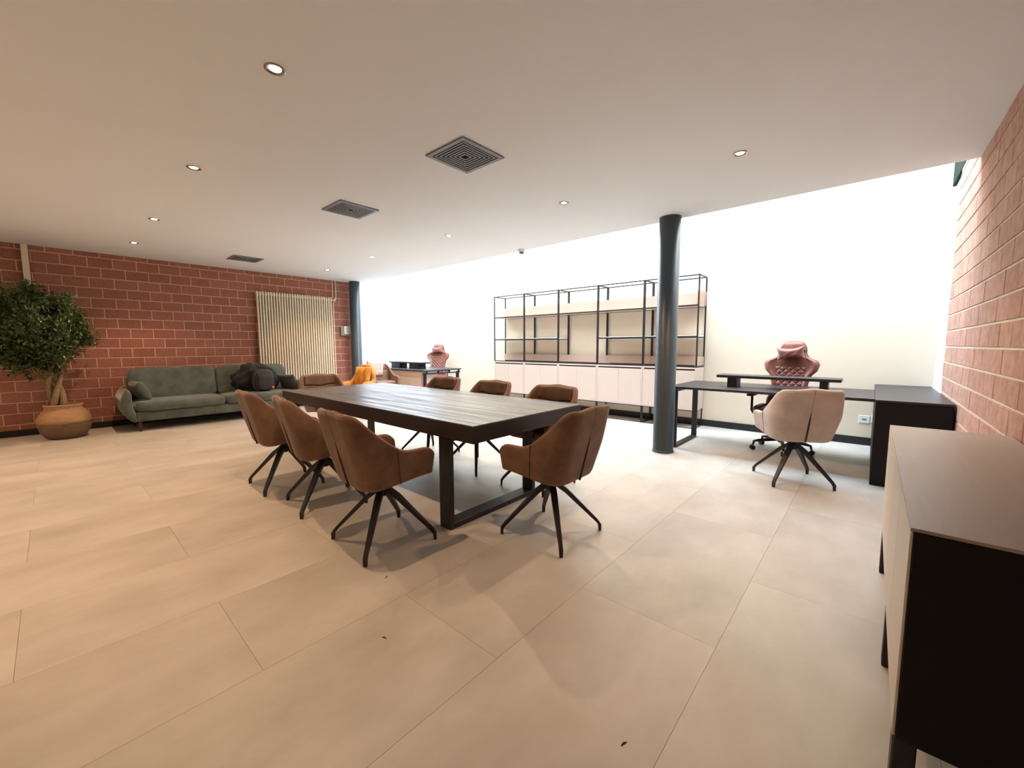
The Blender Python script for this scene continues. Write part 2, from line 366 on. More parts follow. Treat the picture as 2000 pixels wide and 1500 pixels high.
sd = thing('smoke_detector', 'small pale smoke detector at the ceiling edge above the shelving', 'smoke detector', (-4.07, 4.82, CEIL))
b_ = bmesh.new(); lathe(b_, [(0.05, -0.035), (0.058, -0.02), (0.058, 0.0)], 24); obj('base', b_, M['plastic'], sd, True)
b_ = bmesh.new(); lathe(b_, [(0.02, -0.065), (0.038, -0.06), (0.038, -0.035)], 24); obj('sensor', b_, M['greyp'], sd, True)

# ---------------------------------------------------------------- radiator, pipes, boxes on the left wall
rd = thing('radiator', 'tall cream tubular radiator on the brick wall behind the sofa end', 'radiator', (LX + 0.02, 2.68, 0))
n = 30; pw = 1.48 / n; fin = None
for i in range(n):
    y = (i + 0.5) * pw
    if fin is None:
        fin = B('radiator_tube', M['rad'], rd, (0.03, 0.095, -0.0135, 0.0135, 0.12, 2.33), bev=0.008, seg=3); fin.location = (0, y, 0)
    else:
        f = fin.copy(); sc.collection.objects.link(f); f.parent = rd; f.location = (0, y, 0)
B('header', M['rad'], rd, (0.035, 0.07, 0.0, 1.48, 0.15, 0.19), bev=0.01, seg=2); B('header', M['rad'], rd, (0.035, 0.07, 0.0, 1.48, 2.26, 2.30), bev=0.01, seg=2)
b_ = bmesh.new(); tube(b_, [(0.05, 1.47, 2.27), (0.05, 1.53, 2.27), (0.05, 1.55, 2.29)], 0.018, 8); tube(b_, [(0.05, 1.55, 2.25), (0.05, 1.56, 2.33)], 0.02, 8)
obj('valve', b_, M['pipe'], rd, True)
X = LX + 0.06
b_ = bmesh.new(); tube(b_, [(X, 4.20, CEIL), (X, 4.20, 2.36), (X, 4.19, 2.30)], 0.011, 8); tag(obj('heating_pipe', b_, M['pipe'], None, True), 'short thin pale pipe dropping from ceiling to the radiator top corner', 'pipe', 'radiator pipes')
b_ = bmesh.new(); tube(b_, [(X, 4.27, CEIL), (X, 4.27, 2.34), (X, 4.26, 2.29), (X, 4.21, 2.22), (X, 4.205, 2.16), (X, 4.205, 0.3), (X, 4.17, 0.24)], 0.011, 8); tag(obj('heating_pipe', b_, M['pipe'], None, True), 'long thin pale pipe running down the right side of the radiator', 'pipe', 'radiator pipes')
tag(B('vertical_conduit', M['pipe'], None, (LX + 0.013, LX + 0.06, -0.19, -0.125, 1.55, CEIL), bev=0.006), 'flat cream vertical duct on the brick wall behind the tree', 'duct')
tb = thing('control_box', 'grey wall box with a white screen plate beside the blue-grey column', 'control box', (LX + 0.013, 4.36, 1.50))
B('housing', M['greyp'], tb, (0, 0.05, 0, 0.24, 0, 0.21), bev=0.006, seg=2)
B('cover', M['plastic'], tb, (0.051, 0.075, 0.06, 0.235, 0.035, 0.215), bev=0.008, seg=3)
for d_ in ((0.075, 0.077, 0.10, 0.145, 0.145, 0.152), (0.075, 0.077, 0.155, 0.165, 0.146, 0.150), (0.075, 0.077, 0.10, 0.15, 0.095, 0.103), (0.075, 0.077, 0.155, 0.175, 0.08, 0.086)): B('printed_mark', M['ink'], tb, d_, bev=0)

# ---------------------------------------------------------------- U-shaped seat shells
def upath(s, w_, yb, yf, r):
    """half U, s 0..1 from the arm front to the middle of the back -> (x, y, nx, ny) for +x side"""
    ls = (yf - (yb + r)); la = PI / 2 * r; lb = w_ - r
    if s < 0.42:
        t = s / 0.42; return w_, yf - ls * t, 1, 0
    if s < 0.70:
        a = (s - 0.42) / 0.28 * PI / 2; return w_ - r + r * math.cos(a), yb + r - r * math.sin(a), math.cos(a), -math.sin(a)
    t = (s - 0.70) / 0.30; return (w_ - r) * (1 - t), yb, 0, -1
def smooth(a, b, t): t = min(1, max(0, (t - a) / (b - a))); return t * t * (3 - 2 * t)
class Shell:
    def __init__(s, w0, w1, w2, yb0, yb1, yf, r, zb_f, zb_b, za, zt, rise=(0.30, 0.66)):
        s.__dict__.update(locals())
    def top(s, q):
        z = s.za + (s.zt - s.za) * min(1, max(0, (q - s.rise[0]) / (s.rise[1] - s.rise[0]))) if True else 0
        # soften both bends of the rise
        a, b = s.rise; t = (q - a) / (b - a); k = 0.26
        def f(t):
            if t < -k: return 0
            if t < k: return (t + k) ** 2 / (4 * k)
            if t < 1 - k: return t
            if t < 1 + k: return 1 - (1 + k - t) ** 2 / (4 * k)
            return 1
        z = s.za + (s.zt - s.za - 0.012) * f(t) + 0.012 * smooth(0.7, 1, q)
        z -= 0.055 * max(0, 1 - q / 0.07) ** 2
        return z
    def bot(s, q): return s.zb_f + (s.zb_b - s.zb_f) * smooth(0.0, 0.62, q) + 0.0 * max(0, 1 - q / 0.05)
    def at(s, q, z, off=0.0, side=1):
        t = (z - s.zb_b) / (s.zt - s.zb_b); tm = (s.za - s.zb_b) / (s.zt - s.zb_b)
        w_ = s.w0 + (s.w1 - s.w0) * min(1, t / tm) if t < tm else s.w1 + (s.w2 - s.w1) * (t - tm) / (1 - tm)
        yb = s.yb0 + (s.yb1 - s.yb0) * t
        x, y, nx, ny = upath(q, w_, yb, s.yf + 0.02 * t, s.r)
        return Vector((side * (x + nx * off), y + ny * off, z))
    def mesh(s, q0=0.0, q1=1.0, zlo=None, zhi=None, th=0.05, off=0.0, N=26, Mv=8, both=True):
        """closed solid: outer face at off, inner face at off-th"""
        b_ = bmesh.new(); cols = []
        qs = [q0 + (q1 - q0) * i / N for i in range(N + 1)]
        seq = [(q, 1) for q in qs] + ([(q, -1) for q in reversed(qs[:-1])] if both and q1 >= 0.999 else [])
        for q, side in seq:
            lo = s.bot(q) if zlo is None else max(zlo if not callable(zlo) else zlo(q), s.bot(q)); hi = s.top(q) if zhi is None else min(zhi if not callable(zhi) else zhi(q), s.top(q))
            out = [s.at(q, lo + (hi - lo) * j / Mv, off, side) for j in range(Mv + 1)]
            inn = [s.at(q, lo + (hi - lo) * j / Mv, off - th, side) for j in range(Mv, -1, -1)]
            cols.append([b_.verts.new(p) for p in out + inn])
        m_ = len(cols[0])
        for a, c in zip(cols[:-1], cols[1:]):
            for k in range(m_): b_.faces.new((a[k], a[(k + 1) % m_], c[(k + 1) % m_], c[k]))
        for c, fl in ((cols[0], 1), (cols[-1], 0)):
            h = m_ // 2
            for k in range(h - 1):
                q = (c[k], c[k + 1], c[m_ - 2 - k], c[m_ - 1 - k]); b_.faces.new(q)
        bmesh.ops.recalc_face_normals(b_, faces=b_.faces)
        return b_
CH = Shell(0.245, 0.29, 0.268, -0.215, -0.340, 0.225, 0.125, 0.452, 0.405, 0.640, 0.900, rise=(0.27, 0.51))
def soft(o, lv=1):
    s_ = o.modifiers.new('sub', 'SUBSURF'); s_.levels = lv; s_.render_levels = lv; return o
def dining_chair(label, cat, loc, rz, m_, group):
    t = thing('dining_chair', label, cat, loc, rz, group)
    soft(obj('shell', CH.mesh(th=0.045), m_, t, True))
    # inner upholstery in two pads meeting at a pleat
    pl = lambda q: 0.755 - 0.018 * smooth(0.72, 1, q)
    soft(obj('back_pad', CH.mesh(q0=0.52, zlo=0.47, zhi=lambda q: pl(q) - 0.003, th=0.028, off=-0.043, N=14, Mv=5), m_, t, True))
    soft(obj('head_pad', CH.mesh(q0=0.58, zlo=lambda q: pl(q) + 0.003, zhi=lambda q: CH.top(q) - 0.012, th=0.024, off=-0.043, N=12, Mv=4), m_, t, True))
    b_ = bmesh.new(); superq(b_, (0, -0.005, 0.488), 0.225, 0.225, 0.044, 0.45, 0.42, 36, 12); obj('seat', b_, m_, t, True)
    # rear slit, arm seams, top rim seam
    b_ = bmesh.new(); zs = [0.412 + 0.29 * i / 8 for i in range(9)]
    tube(b_, [CH.at(1.0, z, 0.001) for z in zs], [0.007] * 6 + [0.005, 0.003, 0.001], 6); obj('rear_slit', b_, M['seam'], t, True)
    for sd_ in (1, -1):
        b_ = bmesh.new(); q = 0.30; tube(b_, [CH.at(q, CH.bot(q) + 0.005 + (CH.top(q) - CH.bot(q) - 0.01) * i / 6, 0.0005, sd_) for i in range(7)], 0.0022, 5); obj('arm_seam', b_, M['seam'], t, True)
    b_ = bmesh.new(); tube(b_, [CH.at(1.0, 0.70 + 0.19 * i / 4, -0.001) for i in range(5)], 0.0018, 5); obj('rear_seam', b_, M['seam'], t, True)
    # swivel hub and angled legs
    b_ = bmesh.new(); lathe(b_, [(0.028, 0.30), (0.032, 0.31), (0.032, 0.39), (0.09, 0.405), (0.09, 0.415)], 20); obj('swivel_hub', b_, M['black'], t, True)
    for k in range(4):
        a = PI / 4 + k * PI / 2; b_ = bmesh.new(); ux, uy = math.cos(a), math.sin(a)
        pts = [(-0.035, 0.395, 0.020, 0.016), (0.10, 0.290, 0.020, 0.015), (0.318, 0.068, 0.012, 0.010), (0.336, 0.042, 0.012, 0.010), (0.338, 0.0, 0.010, 0.008)]
        rings = []
        for i, (r, z, hw, hh) in enumerate(pts):
            p = Vector((ux * r, uy * r, z)); A = Vector((pts[max(i - 1, 0)][0], pts[max(i - 1, 0)][1])); Bq = Vector((pts[min(i + 1, 4)][0], pts[min(i + 1, 4)][1])); d = (Bq - A).normalized()
            up = Vector((ux * -d.y, uy * -d.y, d.x)); sdv = Vector((-uy, ux, 0))
            if i == 4: up = Vector((ux, uy, 0))
            rings.append([b_.verts.new(p + sdv * hw * a_ + up * hh * c_) for a_, c_ in ((-1, -1), (1, -1), (1, 1), (-1, 1))])
        for i in range(4):
            for q in range(4): b_.faces.new((rings[i][q], rings[i][(q + 1) % 4], rings[i + 1][(q + 1) % 4], rings[i + 1][q]))
        b_.faces.new(rings[0][::-1]); b_.faces.new(rings[-1]); bmesh.ops.recalc_face_normals(b_, faces=b_.faces)
        obj('leg', b_, M['black'], t)
    return t
D = math.radians
GR = 'suede armchairs round the meeting table'
c0 = dining_chair('cognac suede armchair nearest the camera, left of the table leg', 'chair', (-2.342, 1.365, 0), D(-4), M['tan'], GR)
for lb, x, y, a in (('cognac suede armchair, middle of the three along the near side of the table', -3.278, 1.405, -9),
                    ('cognac suede armchair farthest left of the three with their backs to the camera', -4.01, 1.36, -3),
                    ('cognac suede armchair alone at the near short end of the table', -1.573, 2.174, 91),
                    ('brown armchair across the table, right of the three, in front of the shelving cupboards', -2.24, 2.885, 180),
                    ('brown armchair across the table, middle of the three on the far side', -3.06, 2.89, 180),
                    ('brown armchair across the table, left of the three, in front of the left desk', -3.87, 2.90, 182),
                    ('brown armchair at the far short end of the table in front of the radiator', -5.30, 2.36, -90)):
    c = copy_tree(c0); c.location = (x, y, 0); c.rotation_euler = (0, 0, D(a)); c['label'] = lb
def recolour(c, m_):
    for ch in c.children:
        if ch.name.split('.')[0] in ('shell', 'back_pad', 'head_pad', 'seat'):
            ch.data = ch.data.copy(); ch.data.materials[0] = m_
v = copy_tree(c0); v.location = (-0.504, 4.518, 0); v.rotation_euler = (0, 0, D(29.5)); v['label'] = 'taupe suede armchair with its back to the camera in front of the right desk'; v['group'] = 'visitor chairs at the desks'; recolour(v, M['taupe'])
v2 = copy_tree(c0); v2.location = (-7.74, 4.60, 0); v2.rotation_euler = (0, 0, D(-95)); v2['label'] = 'brown suede armchair holding a pale patterned cushion in front of the left desk'; v2['group'] = 'visitor chairs at the desks'
b_ = bmesh.new(); pillow(b_, (0, 0, 0), 0.40, 0.38, 0.13, rot('Z', 0), 0.06)
o = obj('cushion', b_, M['cushion'], None, True, (-7.92, 4.53, 0.80)); o.rotation_euler = (D(-14), 0, D(-95)); tag(o, 'pale pink and white patterned square cushion leaning in the brown chair by the left desk', 'cushion')

# ---------------------------------------------------------------- meeting table
t = thing('meeting_table', 'long thick dark-brushed oak meeting table on black sled legs', 'table', (-3.465, 2.36, 0))
tx0, tx1, ty0, ty1 = -1.60, 1.605, -0.635, 0.64
B('tabletop', M['woodtop'], t, (tx0, tx1, ty0, ty1, 0.757, 0.762), bev=0.001)
B('apron', M['blackwood'], t, (tx0, tx1, ty0, ty1, 0.645, 0.7565), bev=0.002)
for x0 in (1.25, -1.36):
    B('sled_leg', M['black'], t, (x0, x0 + 0.11, -0.63, -0.59, 0.0, 0.645), (x0, x0 + 0.11, 0.27, 0.31, 0.0, 0.645), (x0, x0 + 0.11, -0.59, 0.27, 0.0, 0.04), (x0, x0 + 0.11, -0.59, 0.27, 0.62, 0.645), bev=0.002)

# ---------------------------------------------------------------- shelving with cupboards
sh = thing('shelving_unit', 'long black metal shelving over powder pink cupboards against the back wall', 'shelving', (-6.13, 6.34, 0))
W = 4.18; D_ = 0.36; nb = 5; pb = W / nb; r_ = 0.009
def bar(*d): return d
posts = []
for i in range(nb + 1):
    x = i * pb; wd = 0.010 if i in (0, nb) else 0.018
    if i == 0: x += 0.009
    if i == nb: x -= 0.009
    for nm, y in (('front_post', 0.0), ('back_post', D_ - 0.018)):
        B(nm, M['black'], sh, (x - wd, x + wd, y, y + 0.018, 0.945, 2.30), bev=0.001)
    B('top_crossbar', M['black'], sh, (x - wd, x + wd, 0.018, D_ - 0.018, 2.282, 2.30), bev=0.001)
B('top_rail', M['black'], sh, (0, W, 0, 0.018, 2.282, 2.30), bev=0.001); B('top_rail', M['black'], sh, (0, W, D_ - 0.018, D_, 2.282, 2.30), bev=0.001)
B('bottom_rail', M['black'], sh, (0, W, 0, 0.018, 0.930, 0.948), bev=0.001); B('bottom_rail', M['black'], sh, (0, W, D_ - 0.018, D_, 0.930, 0.948), (W - 0.018, W, 0.018, D_ - 0.018, 0.930, 0.948), bev=0.001)
for i in range(nb):
    xa, xb = i * pb + 0.018, (i + 1) * pb - 0.018
    s_ = B('upper_shelf', M['pinkd'], sh, (xa, xb, 0.018, D_ - 0.018, 1.848, 1.862), bev=0.001)
    B('shelf_edge', M['black'], s_, (xa, xb, 0.002, 0.018, 1.842, 1.864), (xa, xb, D_ - 0.018, D_ - 0.002, 1.842, 1.864), bev=0.001)
    B('upstand', M['pinku'], sh, (xa - 0.017, xb + 0.017, D_ - 0.036, D_ - 0.019, 1.865, 2.07), bev=0.001)
    B('lower_upstand', M['pinkd'], sh, (xa - 0.017, xb + 0.017, D_ - 0.036, D_ - 0.019, 0.950, 1.085), bev=0.001)
    if i != 2:
        s_ = B('middle_shelf', M['shelfw'], sh, (xa, xb, 0.018, D_ - 0.018, 1.392, 1.410), bev=0.001)
        B('shelf_edge', M['black'], s_, (xa, xb, 0.002, 0.018, 1.378, 1.402), (xa, xb, D_ - 0.018, D_ - 0.002, 1.378, 1.402), bev=0.001)
    # cupboard carcass, two doors, finger gap, plinth frame
    xa, xb = i * pb + 0.002, (i + 1) * pb - 0.002
    cb = B('cupboard', M['pink'], sh, (xa, xb, 0.02, D_, 0.28, 0.928), (xa, xa + 0.022, 0.0, 0.02, 0.28, 0.928), (xb - 0.022, xb, 0.0, 0.02, 0.28, 0.928), (xa + 0.022, xb - 0.022, 0, 0.02, 0.905, 0.928), (xa + 0.022, xb - 0.022, 0, 0.02, 0.28, 0.295), bev=0.0015)
    B('finger_gap', M['seam'], cb, (xa + 0.022, xb - 0.022, 0.012, 0.0199, 0.882, 0.905), bev=0)
    xm = (xa + xb) / 2
    B('door', M['pink'], cb, (xa + 0.024, xm - 0.0015, 0.0, 0.019, 0.297, 0.880), bev=0.001)
    B('door', M['pink'], cb, (xm + 0.0015, xb - 0.024, 0.0, 0.019, 0.297, 0.880), bev=0.001)
    B('leg_frame', M['black'], sh, (xa, xa + 0.016, 0, 0.016, 0.0, 0.28), (xb - 0.016, xb, 0, 0.016, 0, 0.28), (xa, xa + 0.016, D_ - 0.016, D_, 0, 0.28), (xb - 0.016, xb, D_ - 0.016, D_, 0, 0.28),
      (xa, xb, 0, 0.016, 0, 0.012), (xa, xb, D_ - 0.016, D_, 0, 0.012), (xa, xa + 0.016, 0.016, D_ - 0.016, 0, 0.012), (xb - 0.016, xb, 0.016, D_ - 0.016, 0, 0.012), (xa, xb, 0, 0.016, 0.266, 0.28), bev=0.001)
B('side_upstand', M['pinku'], sh, (W - 0.036, W - 0.019, 0.02, D_ - 0.037, 1.865, 2.07), bev=0.001)
B('side_upstand', M['pinkd'], sh, (W - 0.036, W - 0.019, 0.02, D_ - 0.037, 0.950, 1.085), bev=0.001)
b_ = bmesh.new(); tube(b_, [(2.36, 0.22, 1.0), (2.38, 0.22, 0.952), (2.64, 0.22, 0.952), (2.66, 0.22, 1.0), (2.36, 0.22, 1.0)], 0.004, 6)
for k in range(6): tube(b_, [(2.40 + 0.045 * k, 0.22, 0.954), (2.39 + 0.048 * k, 0.22, 0.998)], 0.0018, 5)
o = obj('cable_tray', b_, M['pinkd'], None, True, (-6.13, 6.34, 0)); tag(o, 'small low wire basket standing in for the cable cutout in the middle bay of the cupboards', 'tray')  # wire shape added in place of a cable cutout

# ---------------------------------------------------------------- desks
def riser(name, label, loc, rz, W_, d_, px):
    t = thing(name, label, 'monitor riser', loc, rz, 'monitor risers on the desks')
    B('riser_board', M['blackwood'], t, (0, W_, 0, d_, 0.11, 0.145), bev=0.008, seg=3)
    for x, w_ in px: B('riser_foot', M['black'], t, (x, x + w_, 0.01, d_ - 0.03, 0, 0.11), bev=0.003)
t = thing('executive_desk', 'black desk with a thin top on the right, its return running along the brick wall', 'desk', (-1.86, 5.0, 0))
B('desktop', M['blackwood'], t, (0, 1.90, 0.0, 1.0, 0.738, 0.768), bev=0.003)
B('sled_leg', M['black'], t, (0.03, 0.095, 0.05, 0.08, 0, 0.70), (0.03, 0.095, 0.82, 0.85, 0, 0.70), (0.03, 0.095, 0.08, 0.82, 0, 0.025), (0.03, 0.095, 0.05, 0.85, 0.70, 0.737), bev=0.002)
B('support_rail', M['black'], t, (0.095, 1.85, 0.40, 0.45, 0.70, 0.737), bev=0.002)
r = B('return_cabinet', M['deepblack'], t, (1.905, 2.385, -0.165, 1.72, 0.0, 0.755), bev=0.003)
B('return_top', M['blackwood'], t, (1.90, 2.39, -0.17, 1.725, 0.756, 0.778), bev=0.002)
riser('monitor_riser', 'long black monitor riser on two block feet, on the right desk before the pink chair', (-1.40, 5.30, 0.768), 0, 1.18, 0.24, ((0.12, 0.10), (1.0, 0.07)))
t = thing('corner_desk', 'far left black desk with pale pink cupboards under its top, beside the window', 'desk', (-8.66, 5.06, 0))
B('desktop', M['blackwood'], t, (0, 1.77, 0, 1.0, 0.735, 0.762), bev=0.003)
B('frame_post', M['black'], t, (1.67, 1.73, 0.03, 0.08, 0, 0.70), bev=0.003); B('frame_post', M['black'], t, (1.67, 1.73, 0.92, 0.97, 0, 0.70), bev=0.003)
B('side_rail', M['black'], t, (1.715, 1.755, 0.03, 0.98, 0.668, 0.692), bev=0.002)
for y in (0.06, 0.36, 0.66, 0.93): B('spacer', M['black'], t, (1.72, 1.75, y, y + 0.035, 0.693, 0.734), bev=0.001)
cb = B('cupboard', M['pink'], t, (0.02, 1.62, 0.05, 0.45, 0.03, 0.73), bev=0.002)
for k in range(4): B('door', M['pink'], cb, (0.022 + k * 0.399, 0.418 + k * 0.399, 0.03, 0.049, 0.035, 0.60), bev=0.001)
for k in range(2): B('drawer', M['pinkd'], cb, (0.022 + k * 0.798, 0.816 + k * 0.798, 0.03, 0.049, 0.604, 0.727), bev=0.001)
riser('monitor_riser', 'short black monitor riser on two wide blocks, on the far left desk', (-8.58, 5.28, 0.762), 0, 1.27, 0.24, ((0.08, 0.36), (0.80, 0.36)))
so = thing('wall_socket', 'white wall socket low on the back wall right of the taupe chair', 'socket', (-0.085, BACK_Y, 0.28), 0, 'wall sockets'); B('plate', M['plastic'], so, (0, 0.105, -0.008, 0, 0, 0.095), bev=0.003, seg=2); B('socket_face', M['greyp'], so, (0.03, 0.075, -0.010, -0.0081, 0.035, 0.06), bev=0.001)
so = thing('wall_socket', 'white wall socket half hidden by the black end of the right desk', 'socket', (0.032, BACK_Y, 0.29), 0, 'wall sockets'); B('plate', M['plastic'], so, (0, 0.105, -0.008, 0, 0, 0.095), bev=0.003, seg=2); B('socket_face', M['greyp'], so, (0.03, 0.075, -0.010, -0.0081, 0.035, 0.06), bev=0.001)

# ---------------------------------------------------------------- credenza at the right edge
cr = thing('credenza', 'black sideboard with beige doors and taupe top at the right edge, against the brick', 'sideboard', (0.0957, 1.37, 0))
B('cabinet_body', M['deepblack'], cr, (0.0065, 0.43, 0.0, 1.71, 0.255, 0.811), bev=0.002)
B('cabinet_top', M['credtop'], cr, (0.0, 0.435, 0.0, 1.71, 0.8115, 0.82), bev=0.001)
for k in range(4): B('door', M['beige'], cr, (0.0, 0.006, 0.003 + k * 0.4265, 0.4275 + k * 0.4265, 0.262, 0.806), bev=0.001)
for y in (0.02, 0.72, 1.60):
    B('leg', M['black'], cr, (0.003, 0.05, y, y + 0.06, 0.0, 0.2545), bev=0.004); B('leg', M['black'], cr, (0.37, 0.42, y, y + 0.06, 0.0, 0.2545), bev=0.004)

# ---------------------------------------------------------------- sofa
sf = thing('sofa', 'grey-green velvet three-seat sofa along the left brick wall', 'sofa', (-8.955, 0.60, 0))
SL = 2.58
b_ = bmesh.new(); box(b_, 0.10, 0.84, 0.16, SL - 0.16, 0.15, 0.30, 0.03, 4); obj('base', b_, M['sofa'], sf, True)
b_ = bmesh.new(); box(b_, 0.03, 0.20, 0.14, SL - 0.14, 0.20, 0.80, 0.05, 4); obj('back_frame', b_, M['sofa'], sf, True)
L2 = (SL - 0.30) / 2
for k in range(2):
    yc = 0.15 + L2 * (k + 0.5)
    b_ = bmesh.new(); superq(b_, (0.52, yc, 0.375), 0.36, L2 / 2 - 0.004, 0.083, 0.35, 0.16, 56, 14); obj('seat_cushion', b_, M['sofa'], sf, True)
    b_ = bmesh.new(); R3 = rot('Y', -12); n_ = 36
    superq(b_, (0.0, 0.0, 0.0), 0.10, L2 / 2 - 0.006, 0.255, 0.20, 0.3, 72, 36)
    for v_ in b_.verts:
        for yy in (-0.28, 0.28):
            d = math.hypot(v_.co.y - yy, v_.co.z - 0.03)
            if v_.co.x > 0: v_.co.x -= 0.05 * math.exp(-(d / 0.07) ** 2) - 0.012 * math.exp(-(d / 0.2) ** 2)
    for v_ in b_.verts: v_.co = R3 @ v_.co + Vector((0.225, yc, 0.665))
    bc = obj('back_cushion', b_, M['sofa'], sf, True)
    for yy in (-0.28, 0.28):
        b_ = bmesh.new(); superq(b_, R3 @ Vector((0.068, yy, 0.03)) + Vector((0.225, yc, 0.665)), 0.008, 0.014, 0.014, 1, 1, 12, 8); obj('button', b_, M['sofad'], bc, True)
for k, sg_ in ((0, 1), (1, -1)):
    # curved arm: profile in y-z swept along x, thinning towards the front bottom
    b_ = bmesh.new(); N_ = 24; rows = []
    prof = []
    cen = [(0.155, 0.14, 0.030), (0.125, 0.20, 0.055), (0.085, 0.30, 0.068), (0.062, 0.42, 0.068), (0.07, 0.52, 0.060), (0.085, 0.575, 0.048)]
    outp = [(y - h, z) for y, z, h in cen] + [(0.06, 0.622), (0.085, 0.638), (0.115, 0.628)] + [(y + h, z) for y, z, h in reversed(cen)]
    for i in range(N_ + 1):
        x = 0.04 + 0.82 * i / N_; e = min(1, (1 - i / N_) / 0.10, 1); sc_ = math.sqrt(max(0.0, 1 - (1 - e) ** 2)) * 0.45 + 0.55
        cy, cz = 0.10, 0.40; xx = x
        rows.append([b_.verts.new((xx, (cy + (y - cy) * sc_) if sg_ > 0 else SL - (cy + (y - cy) * sc_), cz + (z - cz) * (0.5 * sc_ + 0.5) - 0.0)) for y, z in outp])
    m_ = len(outp)
    for a, c in zip(rows[:-1], rows[1:]):
        for q in range(m_): b_.faces.new((a[q], a[(q + 1) % m_], c[(q + 1) % m_], c[q]))
    b_.faces.new(rows[0]); b_.faces.new(rows[-1][::-1]); bmesh.ops.recalc_face_normals(b_, faces=b_.faces)
    soft(obj('arm', b_, M['sofa'], sf, True))
for x, y in ((0.78, 0.20), (0.78, SL - 0.24), (0.12, 0.20), (0.12, SL - 0.24)):
    b_ = bmesh.new(); tube(b_, [(x, y, 0.155), (x, y, 0.0)], [0.026, 0.017], 16); obj('leg', b_, M['walnut'], sf, True)
b_ = bmesh.new(); pillow(b_, (0, 0, 0), 0.42, 0.30, 0.14, rot('Z', 0), 0.05)
o = obj('cushion', b_, M['sofa'], None, True, (-8.40, 0.85, 0.60)); o.rotation_euler = (D(24), 0, D(10)); tag(o, 'small grey-green cushion leaning on the left arm of the sofa', 'cushion', 'small velvet cushions on the sofa')
b_ = bmesh.new(); pillow(b_, (0, 0, 0), 0.40, 0.30, 0.13, rot('Z', 0), 0.05)
o = obj('cushion', b_, M['sofad'], None, True, (-8.35, 2.955, 0.59)); o.rotation_euler = (D(20), 0, D(22)); tag(o, 'small dark green cushion at the right arm of the sofa beside the backpack', 'cushion', 'small velvet cushions on the sofa')
# backpack and jacket
bp = thing('backpack', 'black backpack with a coral round badge on the right seat of the sofa', 'backpack', (-8.27, 2.50, 0.46), D(90))
b_ = bmesh.new(); superq(b_, (0, 0, 0.20), 0.17, 0.12, 0.20, 0.6, 0.6, 32, 18); obj('body', b_, M['bag2'], bp, True)
b_ = bmesh.new(); superq(b_, (0.02, -0.11, 0.17), 0.13, 0.055, 0.15, 0.7, 0.7, 28, 16); obj('front_pocket', b_, M['bag2'], bp, True)
b_ = bmesh.new(); superq(b_, (0.115, -0.163, 0.07), 0.022, 0.008, 0.022, 1, 1, 20, 10); obj('badge', b_, M['red'], bp, True)['label'] = 'coral round badge'
b_ = bmesh.new(); tube(b_, [(-0.05, 0.0, 0.39), (-0.04, 0.0, 0.43), (0.04, 0.0, 0.43), (0.05, 0.0, 0.39)], 0.009, 8); obj('carry_loop', b_, M['bag'], bp, True)
b_ = bmesh.new(); tube(b_, [(-0.14, -0.10, 0.34), (-0.19, -0.12, 0.22), (-0.18, -0.12, 0.08), (-0.13, -0.10, 0.02)], 0.014, 8); obj('strap', b_, M['bag'], bp, True)
for v_ in []: pass
# jacket: rumpled mass draped behind and left of the backpack
b_ = bmesh.new(); superq(b_, (0, 0, 0), 1, 1, 1, 0.9, 0.9, 64, 40); rnd = random.Random(5)
for v_ in b_.verts:
    p = v_.co.copy(); f = 1 + 0.05 * math.sin(7 * p.y + 5 * p.z) + 0.05 * math.sin(11 * p.z - 6 * p.x + 2) + 0.035 * math.sin(17 * p.y + 9 * p.x)
    q = Vector((p.x * 0.12, p.y * 0.37, p.z * 0.27)) * f; q.z += -0.10 * (p.y + 0.1) ** 2
    if q.z < -0.215: q.z = -0.215 + 0.02 * (q.z + 0.215)
    v_.co = q
o = obj('jacket', b_, M['bag'], None, True, (-8.46, 2.44, 0.69)); tag(o, 'rumpled black jacket heaped behind the backpack on the sofa', 'jacket')

# ---------------------------------------------------------------- mustard armchair
YS = Shell(0.25, 0.30, 0.27, -0.24, -0.33, 0.28, 0.16, 0.12, 0.12, 0.60, 0.92, rise=(0.42, 0.66))
YAS = (0.86, 0.86, 1)
ya = thing('armchair', 'mustard yellow velvet tub armchair beyond the far end of the table', 'armchair', (-7.32, 3.86, 0), D(-150))
ya.scale = YAS
soft(obj('shell', YS.mesh(th=0.085, N=26, Mv=8), M['yellow'], ya, True))
b_ = bmesh.new(); superq(b_, (0, 0.03, 0.37), 0.20, 0.24, 0.09, 0.45, 0.35, 36, 14); obj('seat_cushion', b_, M['yellow'], ya, True)
b_ = bmesh.new(); pillow(b_, (0, 0, 0), 0.36, 0.42, 0.17, rot('X', 12), 0.04, 30, 0.004)
for v_ in b_.verts:
    if abs(v_.co.x) < 0.19: v_.co.y += 0.010 * math.cos(v_.co.x * 2 * PI / 0.13)
obj('back_cushion', b_, M['yellow'], ya, True, (0, -0.13, 0.66))
b_ = bmesh.new(); tube(b_, [(-0.0, 0.0, 0.22), (0.0, 0.115, 0.1), (0, 0.115, -0.1), (0, 0.02, -0.24)], 0.004, 6); obj('piping', b_, M['yellow'], ya, True, (0, -0.14, 0.66))
for sx in (-1, 1):
    for sy in (-1, 1):
        b_ = bmesh.new(); tube(b_, [(sx * 0.19, sy * 0.19, 0.15), (sx * 0.21, sy * 0.21, 0)], [0.02, 0.012], 12); obj('leg', b_, M['black'], ya, True)

